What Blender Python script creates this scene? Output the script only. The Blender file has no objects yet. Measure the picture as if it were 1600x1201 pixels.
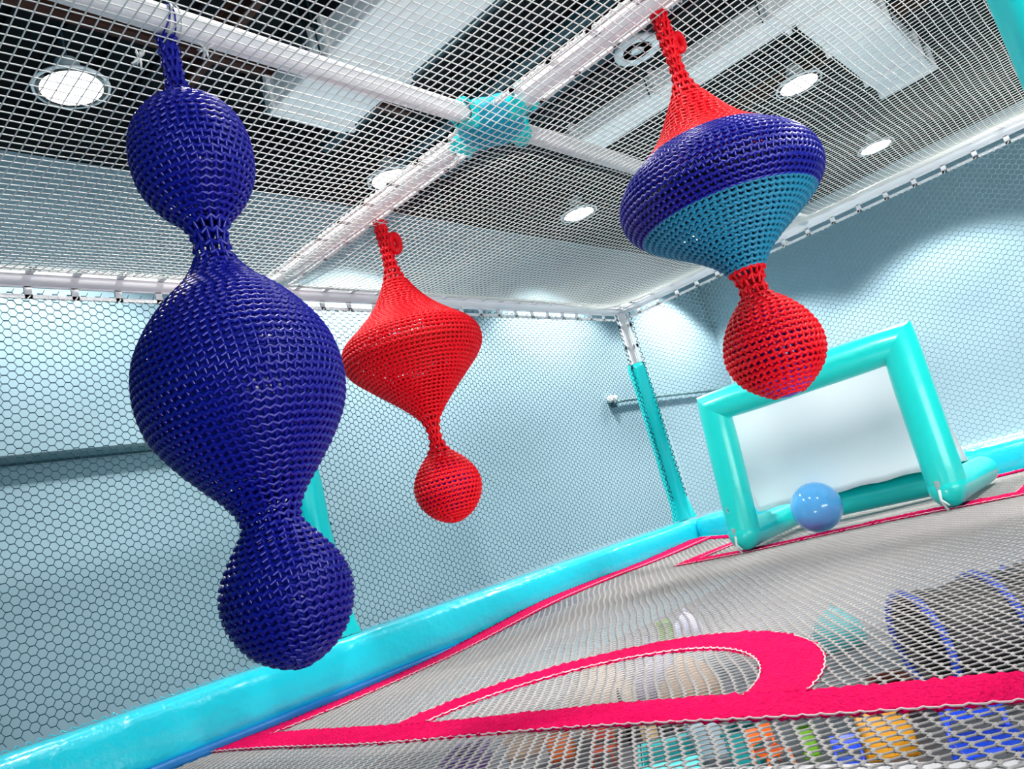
import bpy, bmesh, math, random
import numpy as np
from mathutils import Vector, Matrix

random.seed(7)
rng = np.random.default_rng(7)
S = bpy.context.scene
COL = S.collection

# ------------------------------------------------------------------ camera
cam_d = bpy.data.cameras.new('camera')
cam_d.sensor_width = 36.0
cam_d.lens = 28.36
cam_d.clip_start = 0.05
cam_d.clip_end = 200
cam = bpy.data.objects.new('camera', cam_d)
COL.objects.link(cam)
cam.matrix_world = Matrix(((0.6484, 0.0380, -0.7603, 0),
                           (-0.7129, -0.3193, -0.6239, 0),
                           (-0.2665, 0.9469, -0.1799, 0),
                           (0, 0, 0, 1)))
m3 = np.array(cam.matrix_world)[:3, :3]
q_, _ = np.linalg.qr(m3)
q_ = q_ * np.sign(np.sum(q_ * m3, axis=0))
M4 = Matrix([list(q_[i]) + [0] for i in range(3)] + [[0, 0, 0, 1]])
cam.matrix_world = M4
S.camera = cam

# ------------------------------------------------------------------ exposure, world
S.view_settings.view_transform = 'Standard'
S.view_settings.look = 'None'
S.view_settings.gamma = 1
S.view_settings.exposure = 0.55
S.view_settings.use_curve_mapping = False
S.cycles.use_denoising = True
S.cycles.max_bounces = 6
W = bpy.data.worlds.new('hall_air')
S.world = W
W.use_nodes = True
bg = W.node_tree.nodes['Background']
bg.inputs[0].default_value = (0.10, 0.66, 1.0, 1)
bg.inputs[1].default_value = 0.17
LAMP_W = 800.0          # watts of every hall lamp's beam
FRONT_W = 330.0


def area(name, loc, target, size, watts, col):
    l = bpy.data.lights.new(name, 'AREA')
    l.shape = 'RECTANGLE'
    l.size, l.size_y = size
    l.energy = watts
    l.color = col
    o = bpy.data.objects.new(name, l)
    COL.objects.link(o)
    o.location = loc
    o.rotation_euler = (Vector(target) - Vector(loc)).to_track_quat('-Z', 'Y').to_euler()
    return o


# added fill low behind the photographer, aimed up at the net and ducts
area('front_fill', (1.2, -4.6, -0.7), (3.8, -1.2, 3.6), (5.0, 3.0), FRONT_W, (1.0, 0.97, 0.95))

# added fill under the floor net, brightens the toys
area('under_net_fill', (2.3, 1.7, -1.38), (5.2, 3.6, -1.42), (0.9, 0.25), 26.0, (1.0, 0.96, 0.92))


# ------------------------------------------------------------------ materials
def mat(name, col, rough=0.5, spec=0.5, metal=0.0, noise=None, bump=None, emit=None, trans=0.0, alpha=1.0, coat=0.0, sss=0.0):
    m = bpy.data.materials.new(name)
    m.use_nodes = True
    nt = m.node_tree
    b = nt.nodes['Principled BSDF']
    b.inputs['Base Color'].default_value = (*col, 1)
    b.inputs['Roughness'].default_value = rough
    b.inputs['Specular IOR Level'].default_value = spec
    b.inputs['Metallic'].default_value = metal
    b.inputs['Coat Weight'].default_value = coat
    if trans:
        b.inputs['Transmission Weight'].default_value = trans
    if alpha < 1:
        b.inputs['Alpha'].default_value = alpha
    if emit:
        b.inputs['Emission Color'].default_value = (*emit[0], 1)
        b.inputs['Emission Strength'].default_value = emit[1]
    if noise:
        scale, amount = noise
        tc = nt.nodes.new('ShaderNodeTexCoord')
        n = nt.nodes.new('ShaderNodeTexNoise')
        n.inputs['Scale'].default_value = scale
        n.inputs['Detail'].default_value = 4
        mx = nt.nodes.new('ShaderNodeMix')
        mx.data_type = 'RGBA'
        mx.inputs['A'].default_value = (*[c * (1 - amount) for c in col], 1)
        mx.inputs['B'].default_value = (*[min(1, c * (1 + amount)) for c in col], 1)
        nt.links.new(tc.outputs['Object'], n.inputs['Vector'])
        nt.links.new(n.outputs['Fac'], mx.inputs['Factor'])
        nt.links.new(mx.outputs['Result'], b.inputs['Base Color'])
    if bump:
        scale, strength, dist = bump
        tc = nt.nodes.new('ShaderNodeTexCoord')
        n = nt.nodes.new('ShaderNodeTexNoise')
        n.inputs['Scale'].default_value = scale
        n.inputs['Detail'].default_value = 3
        bp = nt.nodes.new('ShaderNodeBump')
        bp.inputs['Strength'].default_value = strength
        bp.inputs['Distance'].default_value = dist
        nt.links.new(tc.outputs['Object'], n.inputs['Vector'])
        nt.links.new(n.outputs['Fac'], bp.inputs['Height'])
        nt.links.new(bp.outputs['Normal'], b.inputs['Normal'])
    return m


M = {}
M['wall'] = mat('pale_blue_wall_paint', (0.30, 0.455, 0.535), 0.85, 0.2, noise=(0.6, 0.05))
M['roof'] = mat('black_roof_deck', (0.006, 0.010, 0.013), 0.8, 0.2, noise=(2.0, 0.4))
M['joist'] = mat('rust_brown_steel', (0.045, 0.016, 0.010), 0.7, 0.3, noise=(3.0, 0.3))
M['teal_steel'] = mat('dark_teal_steel', (0.01, 0.05, 0.07), 0.5, 0.4)
M['floor'] = mat('grey_vinyl_floor', (0.12, 0.13, 0.15), 0.5, 0.4, noise=(1.2, 0.12))
M['white_plastic'] = mat('white_frame_plastic', (0.78, 0.80, 0.84), 0.35, 0.5, noise=(6, 0.02))
M['white_cord'] = mat('white_net_cord', (0.78, 0.82, 0.80), 0.7, 0.3)
M['grey_cord'] = mat('pale_grey_net_cord', (0.45, 0.43, 0.425), 0.75, 0.3)
M['teal_cord'] = mat('dark_teal_net_cord', (0.012, 0.085, 0.115), 0.7, 0.3)
M['mid_cord'] = mat('grey_teal_net_cord', (0.16, 0.29, 0.32), 0.7, 0.3)
M['cyan_vinyl'] = mat('sky_cyan_vinyl', (0.012, 0.80, 1.0), 0.28, 0.5, noise=(3, 0.05), bump=(13, 0.5, 0.02), coat=0.3)
M['shaded_vinyl'] = mat('shaded_cyan_vinyl', (0.01, 0.22, 0.62), 0.35, 0.5, noise=(3, 0.05))  # darker blue stands for the shade under the edge pads
M['turquoise_vinyl'] = mat('turquoise_vinyl', (0.004, 0.70, 0.72), 0.32, 0.5, noise=(3, 0.05), bump=(7, 0.2, 0.02))
M['turquoise_air'] = mat('turquoise_inflatable_vinyl', (0.012, 0.76, 0.70), 0.3, 0.5, noise=(2, 0.06), bump=(4, 0.15, 0.03), coat=0.2)
M['teal_cloth'] = mat('teal_blue_cloth', (0.004, 0.34, 0.50), 0.6, 0.3, noise=(5, 0.1), bump=(14, 0.4, 0.02))
M['goal_sheet'] = mat('white_goal_sheet', (0.80, 0.86, 0.90), 0.6, 0.3, bump=(6, 0.2, 0.02))
nt_ = M['goal_sheet'].node_tree
tr_ = nt_.nodes.new('ShaderNodeBsdfTranslucent'); tr_.inputs[0].default_value = (0.90, 0.95, 0.97, 1)
mx_ = nt_.nodes.new('ShaderNodeMixShader'); mx_.inputs[0].default_value = 0.65
nt_.links.new(nt_.nodes['Principled BSDF'].outputs[0], mx_.inputs[1]); nt_.links.new(tr_.outputs[0], mx_.inputs[2])
nt_.links.new(mx_.outputs[0], nt_.nodes['Material Output'].inputs['Surface'])
M['red_yarn'] = mat('red_crochet_yarn', (0.86, 0.0, 0.012), 0.5, 0.35, noise=(60, 0.12))
M['blue_yarn'] = mat('ultramarine_crochet_yarn', (0.002, 0.004, 0.30), 0.34, 0.6, noise=(60, 0.15))
M['teal_yarn'] = mat('teal_blue_crochet_yarn', (0.012, 0.27, 0.46), 0.45, 0.5, noise=(60, 0.12))
M['blue_ball'] = mat('glossy_blue_ball', (0.03, 0.06, 0.60), 0.15, 0.5)
M['violet_ball'] = mat('glossy_violet_ball', (0.08, 0.04, 0.55), 0.15, 0.5)
M['sky_ball'] = mat('sky_blue_ball', (0.13, 0.50, 1.0), 0.10, 0.5, coat=0.3)
M['pink'] = mat('hot_pink_knit_webbing', (0.90, 0.0, 0.105), 0.85, 0.08, noise=(55, 0.30), bump=(80, 1.0, 0.015))
M['pink_cord'] = mat('pale_pink_edge_cord', (0.86, 0.70, 0.72), 0.6, 0.3)
M['galv'] = mat('galvanised_duct_sheet', (0.88, 0.92, 0.93), 0.45, 0.5, metal=0.0, noise=(4, 0.12))
M['lamp_rim'] = mat('pale_lamp_rim', (0.74, 0.84, 0.87), 0.4, 0.5)
M['lamp_glow'] = mat('bright_lamp_disc', (0.9, 0.9, 0.9), 0.4, 0.5, emit=((1, 0.99, 0.97), 9.0))
M['lamp_soft'] = mat('soft_lamp_disc', (0.9, 0.9, 0.9), 0.4, 0.5, emit=((1, 0.99, 0.97), 3.0))
M['chrome'] = mat('grey_buckle_plastic', (0.35, 0.45, 0.46), 0.35, 0.5)
M['black'] = mat('black_plastic', (0.006, 0.006, 0.008), 0.5, 0.4)
M['cream'] = mat('cream_cushion_fabric', (0.95, 0.76, 0.58), 0.8, 0.2, noise=(5, 0.06))
M['lilac'] = mat('lilac_cushion_fabric', (0.62, 0.62, 0.95), 0.8, 0.2, noise=(5, 0.06))
M['tan'] = mat('tan_cushion_fabric', (0.62, 0.42, 0.28), 0.8, 0.2, noise=(5, 0.08))
M['orange'] = mat('orange_plastic', (0.85, 0.14, 0.01), 0.4, 0.5)
M['redp'] = mat('brick_red_plastic', (0.55, 0.05, 0.02), 0.4, 0.5)
M['purple'] = mat('purple_plastic', (0.09, 0.02, 0.20), 0.5, 0.4)
M['cyanp'] = mat('light_cyan_plastic', (0.08, 0.68, 0.70), 0.4, 0.4)
M['paleb'] = mat('pale_blue_grey_plastic', (0.45, 0.58, 0.68), 0.4, 0.4)
M['tealp'] = mat('teal_plastic', (0.01, 0.28, 0.30), 0.4, 0.4)
M['green'] = mat('leaf_green_plastic', (0.16, 0.45, 0.02), 0.4, 0.4)
M['yellow'] = mat('amber_yellow_plastic', (0.75, 0.33, 0.01), 0.4, 0.4)
M['bluep'] = mat('royal_blue_plastic', (0.01, 0.06, 0.62), 0.35, 0.5)
M['whitep'] = mat('white_plastic_toy', (0.80, 0.86, 0.88), 0.4, 0.4)
M['brown'] = mat('red_brown_cardboard', (0.24, 0.045, 0.02), 0.8, 0.2, noise=(8, 0.1))
M['wood'] = mat('pale_wood', (0.60, 0.40, 0.22), 0.6, 0.3, noise=(10, 0.12))


# ------------------------------------------------------------------ mesh helpers
class MB:
    """collects vertices and faces; build() links them as ONE mesh object"""
    def __init__(s):
        s.v, s.f, s.n = [], [], 0

    def add(s, v, f):
        v = np.asarray(v, float).reshape(-1, 3)
        s.v.append(v)
        o = s.n
        s.f.extend([tuple(i + o for i in q) for q in f])
        s.n += len(v)

    def box(s, c, size, rot=None):
        h = np.array(size) / 2
        p = np.array([[x, y, z] for x in (-1, 1) for y in (-1, 1) for z in (-1, 1)], float) * h
        if rot is not None:
            p = p @ np.array(rot).T
        s.add(p + np.array(c), [(0, 1, 3, 2), (4, 6, 7, 5), (0, 4, 5, 1), (2, 3, 7, 6), (0, 2, 6, 4), (1, 5, 7, 3)])

    def tube(s, pts, r, n=10, closed=False, cap=True):
        pts = np.asarray(pts, float)
        k = len(pts)
        r = np.broadcast_to(np.asarray(r, float), (k,))
        if closed:
            tg = np.roll(pts, -1, 0) - np.roll(pts, 1, 0)
        else:
            tg = np.gradient(pts, axis=0)
        tg /= np.linalg.norm(tg, axis=1)[:, None] + 1e-12
        up = np.array([0, 0, 1.0]) if abs(tg[0][2]) < 0.9 else np.array([1.0, 0, 0])
        a = np.cross(tg[0], up)
        a /= np.linalg.norm(a)
        A = [a]
        for i in range(1, k):
            a = A[-1] - tg[i] * (A[-1] @ tg[i])
            a /= np.linalg.norm(a) + 1e-12
            A.append(a)
        A = np.array(A)
        B = np.cross(tg, A)
        th = np.arange(n) * 2 * math.pi / n
        ring = (A[:, None, :] * np.cos(th)[None, :, None] + B[:, None, :] * np.sin(th)[None, :, None]) * r[:, None, None] + pts[:, None, :]
        f = []
        for i in range(k if closed else k - 1):
            j = (i + 1) % k
            for q in range(n):
                p = (q + 1) % n
                f.append((i * n + q, i * n + p, j * n + p, j * n + q))
        if cap and not closed:
            f.append(tuple(range(n - 1, -1, -1)))
            f.append(tuple((k - 1) * n + q for q in range(n)))
        s.add(ring.reshape(-1, 3), f)

    def lathe(s, prof, c=(0, 0, 0), n=24):
        """prof: (radius, z) pairs"""
        th = np.arange(n) * 2 * math.pi / n
        v, f = [], []
        for r, z in prof:
            for t in th:
                v.append((c[0] + r * math.cos(t), c[1] + r * math.sin(t), c[2] + z))
        for i in range(len(prof) - 1):
            for q in range(n):
                p = (q + 1) % n
                f.append((i * n + q, i * n + p, (i + 1) * n + p, (i + 1) * n + q))
        if prof[0][0] > 1e-6:
            f.append(tuple(range(n - 1, -1, -1)))
        if prof[-1][0] > 1e-6:
            f.append(tuple((len(prof) - 1) * n + q for q in range(n)))
        s.add(v, f)

    def build(s, name, m, parent=None, smooth=False, loc=None):
        me = bpy.data.meshes.new(name)
        v = np.vstack(s.v)
        if loc is not None:
            v = v - np.array(loc)
        me.from_pydata(v.tolist(), [], s.f)
        me.materials.append(M[m])
        if smooth:
            me.polygons.foreach_set('use_smooth', [True] * len(me.polygons))
        me.update()
        o = bpy.data.objects.new(name, me)
        COL.objects.link(o)
        if loc is not None:
            o.location = loc
        if parent is not None:
            o.parent = parent
            if parent.location.length > 0 and loc is None:
                o.matrix_parent_inverse = Matrix.Translation(-parent.location)
        return o


def struts_mesh(name, P0, P1, r, m, n=4, parent=None, flat=1.0):
    """thousands of short open prisms in one mesh, arrays in, fast"""
    P0 = np.asarray(P0, float)
    P1 = np.asarray(P1, float)
    k = len(P0)
    r = np.broadcast_to(np.asarray(r, float), (k,))
    d = P1 - P0
    L = np.linalg.norm(d, axis=1)[:, None] + 1e-12
    d = d / L
    up = np.where(np.abs(d[:, 2:3]) < 0.9, np.array([[0, 0, 1.0]]), np.array([[1.0, 0, 0]]))
    a = np.cross(d, up)
    a /= np.linalg.norm(a, axis=1)[:, None]
    b = np.cross(d, a)
    th = (np.arange(n) + 0.5) * 2 * math.pi / n
    off = (a[:, None] * np.cos(th)[None, :, None] + b[:, None] * np.sin(th)[None, :, None]) * r[:, None, None]
    off[:, :, 2] *= flat
    e = d[:, None] * (r[:, None, None] * 0.35)
    V = np.concatenate([P0[:, None] - e + off, P1[:, None] + e + off], axis=1).reshape(-1, 3)
    base = (np.arange(k) * 2 * n)[:, None, None]
    q = np.arange(n)
    p = (q + 1) % n
    F = np.stack([q, p, p + n, q + n], axis=1)[None] + base
    F = F.reshape(-1, 4)
    me = bpy.data.meshes.new(name)
    me.vertices.add(len(V))
    me.vertices.foreach_set('co', V.ravel())
    me.loops.add(F.size)
    me.loops.foreach_set('vertex_index', F.ravel().astype(np.int32))
    me.polygons.add(len(F))
    me.polygons.foreach_set('loop_start', (np.arange(len(F)) * 4).astype(np.int32))
    me.polygons.foreach_set('use_smooth', np.ones(len(F), bool))
    me.materials.append(M[m])
    me.update(calc_edges=True)
    o = bpy.data.objects.new(name, me)
    COL.objects.link(o)
    if parent is not None:
        o.parent = parent
        o.matrix_parent_inverse = Matrix.Translation(-parent.location)
    return o


def thing(name, label, cat, loc=(0, 0, 0), group=None):
    o = bpy.data.objects.new(name, None)
    COL.objects.link(o)
    o.location = loc
    o.empty_display_size = 0.1
    return tag(o, label, cat, group)


def tag(o, label, cat, group=None):
    o['label'] = label
    o['category'] = cat
    o['kind'] = 'thing'
    if group:
        o['group'] = group
    return o


def struct(o, kind='structure'):
    o['kind'] = kind
    return o


def bevel(o, w, seg=3):
    md = o.modifiers.new('bevel', 'BEVEL')
    md.width = w
    md.segments = seg
    md.limit_method = 'ANGLE'
    o.data.polygons.foreach_set('use_smooth', [True] * len(o.data.polygons))
    return o


def cat_rom(pts, k):
    """smooth resample of a polyline"""
    pts = np.asarray(pts, float)
    P = np.vstack([2 * pts[0] - pts[1], pts, 2 * pts[-1] - pts[-2]])
    out = []
    for i in range(1, len(P) - 2):
        for t in np.linspace(0, 1, k, endpoint=False):
            a, b, c, d = P[i - 1], P[i], P[i + 1], P[i + 2]
            out.append(0.5 * (2 * b + (c - a) * t + (2 * a - 5 * b + 4 * c - d) * t * t + (3 * b - a - 3 * c + d) * t ** 3))
    out.append(pts[-1])
    return np.array(out)


def smooth01(x):
    x = np.clip(x, 0, 1)
    return x * x * (3 - 2 * x)


# ------------------------------------------------------------------ the hall around the play frame
WY, WX = 6.6, 14.4           # inner faces of the two hall walls
FLOOR = -1.6
b = MB(); b.box((6.0, WY + 0.1, 1.3), (19.0, 0.2, 5.8)); struct(b.build('wall_back', 'wall'))
b = MB(); b.box((WX + 0.1, 0.0, 1.3), (0.2, 13.6, 5.8)); struct(b.build('wall_right', 'wall'))
b = MB(); b.box((5.3, 0.0, FLOOR - 0.05), (18.4, 13.6, 0.1)); struct(b.build('floor', 'floor'))
b = MB()
b.box((5.3, 0.0, 4.95), (18.4, 13.6, 0.1))
for i in range(45):                      # ribs of the metal roof deck
    b.box((-3.6 + i * 0.4, 0.0, 4.88), (0.16, 13.4, 0.06))
struct(b.build('ceiling', 'roof'))
b = MB(); b.box((6.0, WY - 0.06, 4.55), (19.0, 0.12, 0.72)); struct(b.build('trim_1', 'roof'))
b = MB(); b.box((WX - 0.06, 0.0, 4.55), (0.12, 13.4, 0.72)); struct(b.build('trim_2', 'roof'))
b = MB(); b.box((WX - 0.03, 0.0, -0.62), (0.06, 13.4, 0.16)); struct(b.build('trim_3', 'white_plastic'))

# dark steel handrail along the hall wall, and a thin conduit that starts in a white junction box
t = thing('wall_rail', 'dark teal rail along the pale wall behind the big blue crochet hanging', 'rail', (1.8, WY, 1.53))
b = MB(); b.box((1.95, WY - 0.05, 1.53), (3.1, 0.06, 0.075)); bevel(b.build('bar', 'teal_steel', t), 0.01)
for x in (0.8, 1.95, 3.3):
    b = MB(); b.tube([(x, WY, 1.53), (x, WY - 0.06, 1.53)], 0.018, 8); b.build('bracket', 'teal_steel', t)
t = thing('wall_conduit', 'thin grey conduit with a white end box on the wall near the corner post', 'conduit', (10.15, WY - 0.05, 1.50))
b = MB(); b.tube([(10.15, WY - 0.05, 1.50), (10.45, WY - 0.05, 1.535), (13.9, WY - 0.05, 1.56)], 0.024, 8); b.build('pipe', 'mid_cord', t, True)
b = MB(); b.box((10.15, WY - 0.06, 1.57), (0.18, 0.1, 0.10)); bevel(b.build('end_box', 'white_cord', t), 0.03)
b = MB(); b.tube([(10.15, WY - 0.06, 1.44), (10.15, WY - 0.06, 1.52)], 0.045, 8); b.build('end_cap', 'teal_steel', t, True)


# roof steelwork
def joist(a, c, w, h, label):
    a, c = np.array(a, float), np.array(c, float)
    d = (c - a) / np.linalg.norm(c - a)
    s_ = np.array([-d[1], d[0], 0])
    t = thing('roof_joist', label, 'joist', tuple((a + c) / 2))
    rot = np.array([d, s_, [0, 0, 1]]).T
    L = np.linalg.norm(c - a)
    m_ = (a + c) / 2
    b = MB(); b.box(m_ + [0, 0, h / 2], (L, w, 0.02), rot); b.build('top_flange', 'joist', t)
    b = MB(); b.box(m_ - [0, 0, h / 2], (L, w, 0.02), rot); b.build('bottom_flange', 'joist', t)
    b = MB(); b.box(m_, (L, 0.015, h), rot); b.build('web', 'joist', t)


joist((0.2, 4.98, 4.44), (5.6, 4.98, 4.44), 0.10, 0.22, 'rust brown roof joist passing above the brightest lamp')
joist((3.4, 5.6, 4.32), (3.4, 2.2, 4.32), 0.08, 0.20, 'rust brown roof joist crossing behind the blue hanging towards the first duct')
joist((9.78, 3.4, 4.42), (9.78, -1.8, 4.42), 0.06, 0.16, 'thin rust brown roof joist over the right lamp beside the cross duct')
for i, (x, lab) in enumerate(((5.3, 'dark roof purlin just right of the wide duct'),
                              (6.3, 'dark roof purlin over the round fan vent'),
                              (7.0, 'dark roof purlin beside the narrow duct'))):
    b = MB(); b.box((x, 1.2, 4.45), (0.07, 9.5, 0.12)); b.box((x, 1.2, 4.40), (0.14, 9.5, 0.015))
    tag(b.build('roof_purlin', 'teal_steel'), lab, 'purlin')


def duct(name, label, lo, hi, z0, z1, axis, joints):
    """rectangular sheet metal duct: body, flange at each joint, hanger straps"""
    lo, hi = np.array(lo, float), np.array(hi, float)
    c, s_ = (lo + hi) / 2, hi - lo
    t = thing(name, label, 'duct', (c[0], c[1], z0))
    b = MB(); b.box((c[0], c[1], (z0 + z1) / 2), (s_[0], s_[1], z1 - z0)); bevel(b.build('duct_body', 'galv', t), 0.015)
    for j in joints:
        b = MB()
        if axis == 'y':
            b.box((c[0], j, (z0 + z1) / 2), (s_[0] + 0.07, 0.05, z1 - z0 + 0.07))
        else:
            b.box((j, c[1], (z0 + z1) / 2), (0.05, s_[1] + 0.07, z1 - z0 + 0.07))
        bevel(b.build('flange', 'galv', t), 0.008)
        for sg in (-1, 1):
            b = MB()
            if axis == 'y':
                b.tube([(c[0] + sg * (s_[0] / 2 + 0.03), j + 0.08, z0 - 0.02), (c[0] + sg * (s_[0] / 2 + 0.03), j + 0.08, 4.9)], 0.008, 6)
            else:
                b.tube([(j + 0.08, c[1] + sg * (s_[1] / 2 + 0.03), z0 - 0.02), (j + 0.08, c[1] + sg * (s_[1] / 2 + 0.03), 4.9)], 0.008, 6)
            b.build('hanger', 'teal_steel', t)


duct('air_duct', 'wide pale sheet metal duct above the left ceiling beam', (4.0, 1.0), (4.82, 5.1), 4.0, 4.28, 'y', (1.9, 4.15, 4.30, 4.98))
duct('air_duct', 'narrow pale duct behind the red top of the striped hanging', (7.5, 0.4), (7.92, 4.4), 4.0, 4.22, 'y', (1.9, 3.2, 4.3))
duct('air_duct', 'pale cross duct left of the close turquoise post, above the right-hand lamps', (8.0, 1.22), (10.9, 1.84), 4.0, 4.26, 'x', (8.9, 10.2, 10.8))

# ------------------------------------------------------------------ hall lamps
def lamp(x, y, z, label, glow, watts, vis=True):
    t = thing('pendant_lamp', label, 'lamp', (x, y, z), 'round pendant lamps under the black roof')
    b = MB(); b.lathe([(0.243, 0.0), (0.262, 0.0), (0.266, 0.010), (0.255, 0.025), (0.243, 0.018), (0.243, 0.0)], (x, y, z), 40); b.build('rim', 'lamp_rim', t, True)
    b = MB(); b.lathe([(0.0, -0.014), (0.12, -0.011), (0.244, 0.004)], (x, y, z), 40); b.build('diffuser', glow, t, True)
    b = MB(); b.lathe([(0.25, 0.022), (0.17, 0.05), (0.11, 0.09), (0.085, 0.15), (0.085, 0.22), (0.03, 0.24)], (x, y, z), 32); b.build('housing', 'lamp_rim', t, True)
    b = MB(); b.tube([(x, y, z + 0.22), (x, y, 4.9)], 0.01, 8); b.build('hanging_rod', 'teal_steel', t, True)
    l = bpy.data.lights.new('lamp_beam', 'SPOT')
    l.energy = watts
    l.spot_size = math.radians(121)
    l.spot_blend = 0.28
    l.shadow_soft_size = 0.2
    l.color = (1.0, 0.95, 0.90)
    o = bpy.data.objects.new('lamp_beam', l)
    COL.objects.link(o)
    o.parent = t
    o.location = (0, 0, -0.04)


G_ = LAMP_W
lamp(2.50, 5.33, 4.0, 'brightest round lamp, glaring white, left of the blue crochet hanging', 'lamp_glow', G_ * 0.62)
lamp(5.85, 5.65, 4.0, 'round lamp half hidden by the ceiling beam above the small red hanging', 'lamp_soft', G_)
lamp(9.20, 5.57, 4.0, 'round lamp between the small red and the striped hanging', 'lamp_soft', G_)
lamp(9.21, 2.31, 4.0, 'round lamp above the striped hanging, in front of the cross duct', 'lamp_soft', G_)
lamp(12.6, 2.47, 4.0, 'farthest round lamp, just above the right-hand frame rail', 'lamp_soft', G_)
# the same lamp grid goes on above and behind the photographer
for x, y, k, lab in ((2.5, 2.35, 0.55, 'lamp over the near left panel of the net ceiling, above the picture'),
                     (12.6, 5.6, 1.0, 'lamp in the far corner of the hall behind the striped hanging'),
                     (9.2, -0.9, 1.0, 'lamp past the upper right corner of the picture'),
                     (12.6, -0.9, 1.0, 'lamp past the right edge of the picture, near the right hall wall'),
                     (5.85, -0.9, 1.0, 'lamp behind the close turquoise post, out of the picture'),
                     (2.5, -0.9, 0.4, 'lamp right above and behind the photographer')):
    lamp(x, y, 4.0, lab, 'lamp_soft', G_ * k)

# round fan vent
fx, fy, fz = 6.62, 2.88, 4.0
t = thing('ceiling_fan_vent', 'round pale slotted fan vent beside the top of the striped hanging', 'vent', (fx, fy, fz))
b = MB(); b.lathe([(0.14, 0.0), (0.22, -0.01), (0.225, 0.02), (0.20, 0.06), (0.14, 0.02), (0.14, 0.0)], (fx, fy, fz), 36); b.build('rim', 'lamp_rim', t, True)
b = MB(); b.lathe([(0.0, -0.004), (0.065, 0.0), (0.065, 0.03), (0.0, 0.03)], (fx, fy, fz), 20); b.build('hub', 'lamp_rim', t, True)
for k in range(14):
    a = k * 2 * math.pi / 14
    b = MB(); b.box((fx + 0.095 * math.cos(a), fy + 0.095 * math.sin(a), fz + 0.01), (0.10, 0.026, 0.012), [[math.cos(a), -math.sin(a), 0], [math.sin(a), math.cos(a), 0], [0, 0, 1]])
    b.build('vane', 'lamp_rim', t)
b = MB(); b.lathe([(0.2, 0.06), (0.2, 0.3), (0.1, 0.34), (0.1, 0.9)], (fx, fy, fz), 24); b.build('duct_collar', 'black', t, True)

# ------------------------------------------------------------------ the play frame: geometry constants
CX, CY = 7.81, 4.60           # far corner of the frame
BX, BY = 3.27, 2.33           # centre lines of the two crossing ceiling beams
ZB = 2.14                     # beam centre height
NEARY, LEFTX = 0.06, -1.3


def flange(b, p0, p1, side, d0=0.055, d1=0.128, slot=0.21, pitch=0.25, th=0.012, phase=0.0):
    """slotted strip beside a tube from p0 to p1: inner strip, outer strip and a bridge every pitch"""
    p0, p1, side = np.array(p0, float), np.array(p1, float), np.array(side, float)
    d = p1 - p0
    L = np.linalg.norm(d)
    d /= L
    nrm = np.cross(d, side)
    rot = np.array([d, side, nrm]).T
    b.box((p0 + p1) / 2 + side * (d0 - 0.004), (L, 0.022, th), rot)
    b.box((p0 + p1) / 2 + side * (d1 - 0.011), (L, 0.022, th), rot)
    n = int(L / pitch)
    for i in range(n + 1):
        s_ = min(L - 0.02, max(0.02, phase + i * pitch))
        b.box(p0 + d * s_ + side * (d0 + d1) / 2, (pitch - slot, d1 - d0, th), rot)


def lacing(b, p0, p1, off, r, pitch, R):
    """cord wound round the outer strip of a flange"""
    p0, p1 = np.array(p0, float), np.array(p1, float)
    d = p1 - p0
    L = np.linalg.norm(d)
    d /= L
    up = np.array([0, 0, 1.0]) if abs(d[2]) < 0.9 else np.array([1.0, 0, 0])
    s_ = np.cross(d, up); s_ /= np.linalg.norm(s_)
    u_ = np.cross(s_, d)
    n = int(L / pitch * 6)
    tt = np.linspace(0, L, n)
    a = tt / pitch * 2 * math.pi
    jit = 1 + 0.35 * np.sin(tt * 23.0) * np.sin(tt * 7.1)
    pts = p0 + d * tt[:, None] + np.array(off) + (s_ * np.cos(a)[:, None] + u_ * np.sin(a)[:, None]) * (R * jit)[:, None]
    b.tube(pts, r, 4, cap=False)


def beam(name, label, p0, p1, sides, laces, group='white tubes of the play frame'):
    t = thing(name, label, 'beam', tuple((np.array(p0) + np.array(p1)) / 2), group)
    b = MB(); b.tube(np.linspace(p0, p1, 12), 0.052, 20); b.build('tube', 'white_plastic', t, True)
    for sd in sides:
        b = MB(); flange(b, p0, p1, sd); b.build('slotted_flange', 'white_plastic', t)
    for sd, mname in laces:
        b = MB(); lacing(b, p0, p1, np.array(sd) * 0.122, 0.0038, 0.05, 0.011); b.build('lacing_cord', mname, t, True)
    return t


beam('frame_rail', 'white slotted frame rail along the top of the left net wall', (LEFTX, CY, ZB - 0.02), (CX, CY, ZB - 0.02), [(0, 0, -1), (0, -1, 0)], [((0, 0, -1), 'white_cord'), ((0, -1, 0), 'white_cord')])
beam('frame_rail', 'white slotted frame rail along the top of the right net wall', (CX, CY, ZB - 0.02), (CX, NEARY, ZB - 0.02), [(0, 0, -1), (-1, 0, 0)], [((0, 0, -1), 'white_cord'), ((-1, 0, 0), 'white_cord')])
beam('ceiling_beam', 'white ceiling beam with slotted edges that carries both red topped hangings', (BX, NEARY, ZB), (BX, CY, ZB), [(-1, 0, 0), (1, 0, 0)], [((-1, 0, 0), 'white_cord'), ((1, 0, 0), 'white_cord')])
beam('ceiling_beam', 'smooth white ceiling beam that carries the blue hanging and passes through the cloth joint', (LEFTX, BY, ZB), (CX, BY, ZB), [], [])

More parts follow.
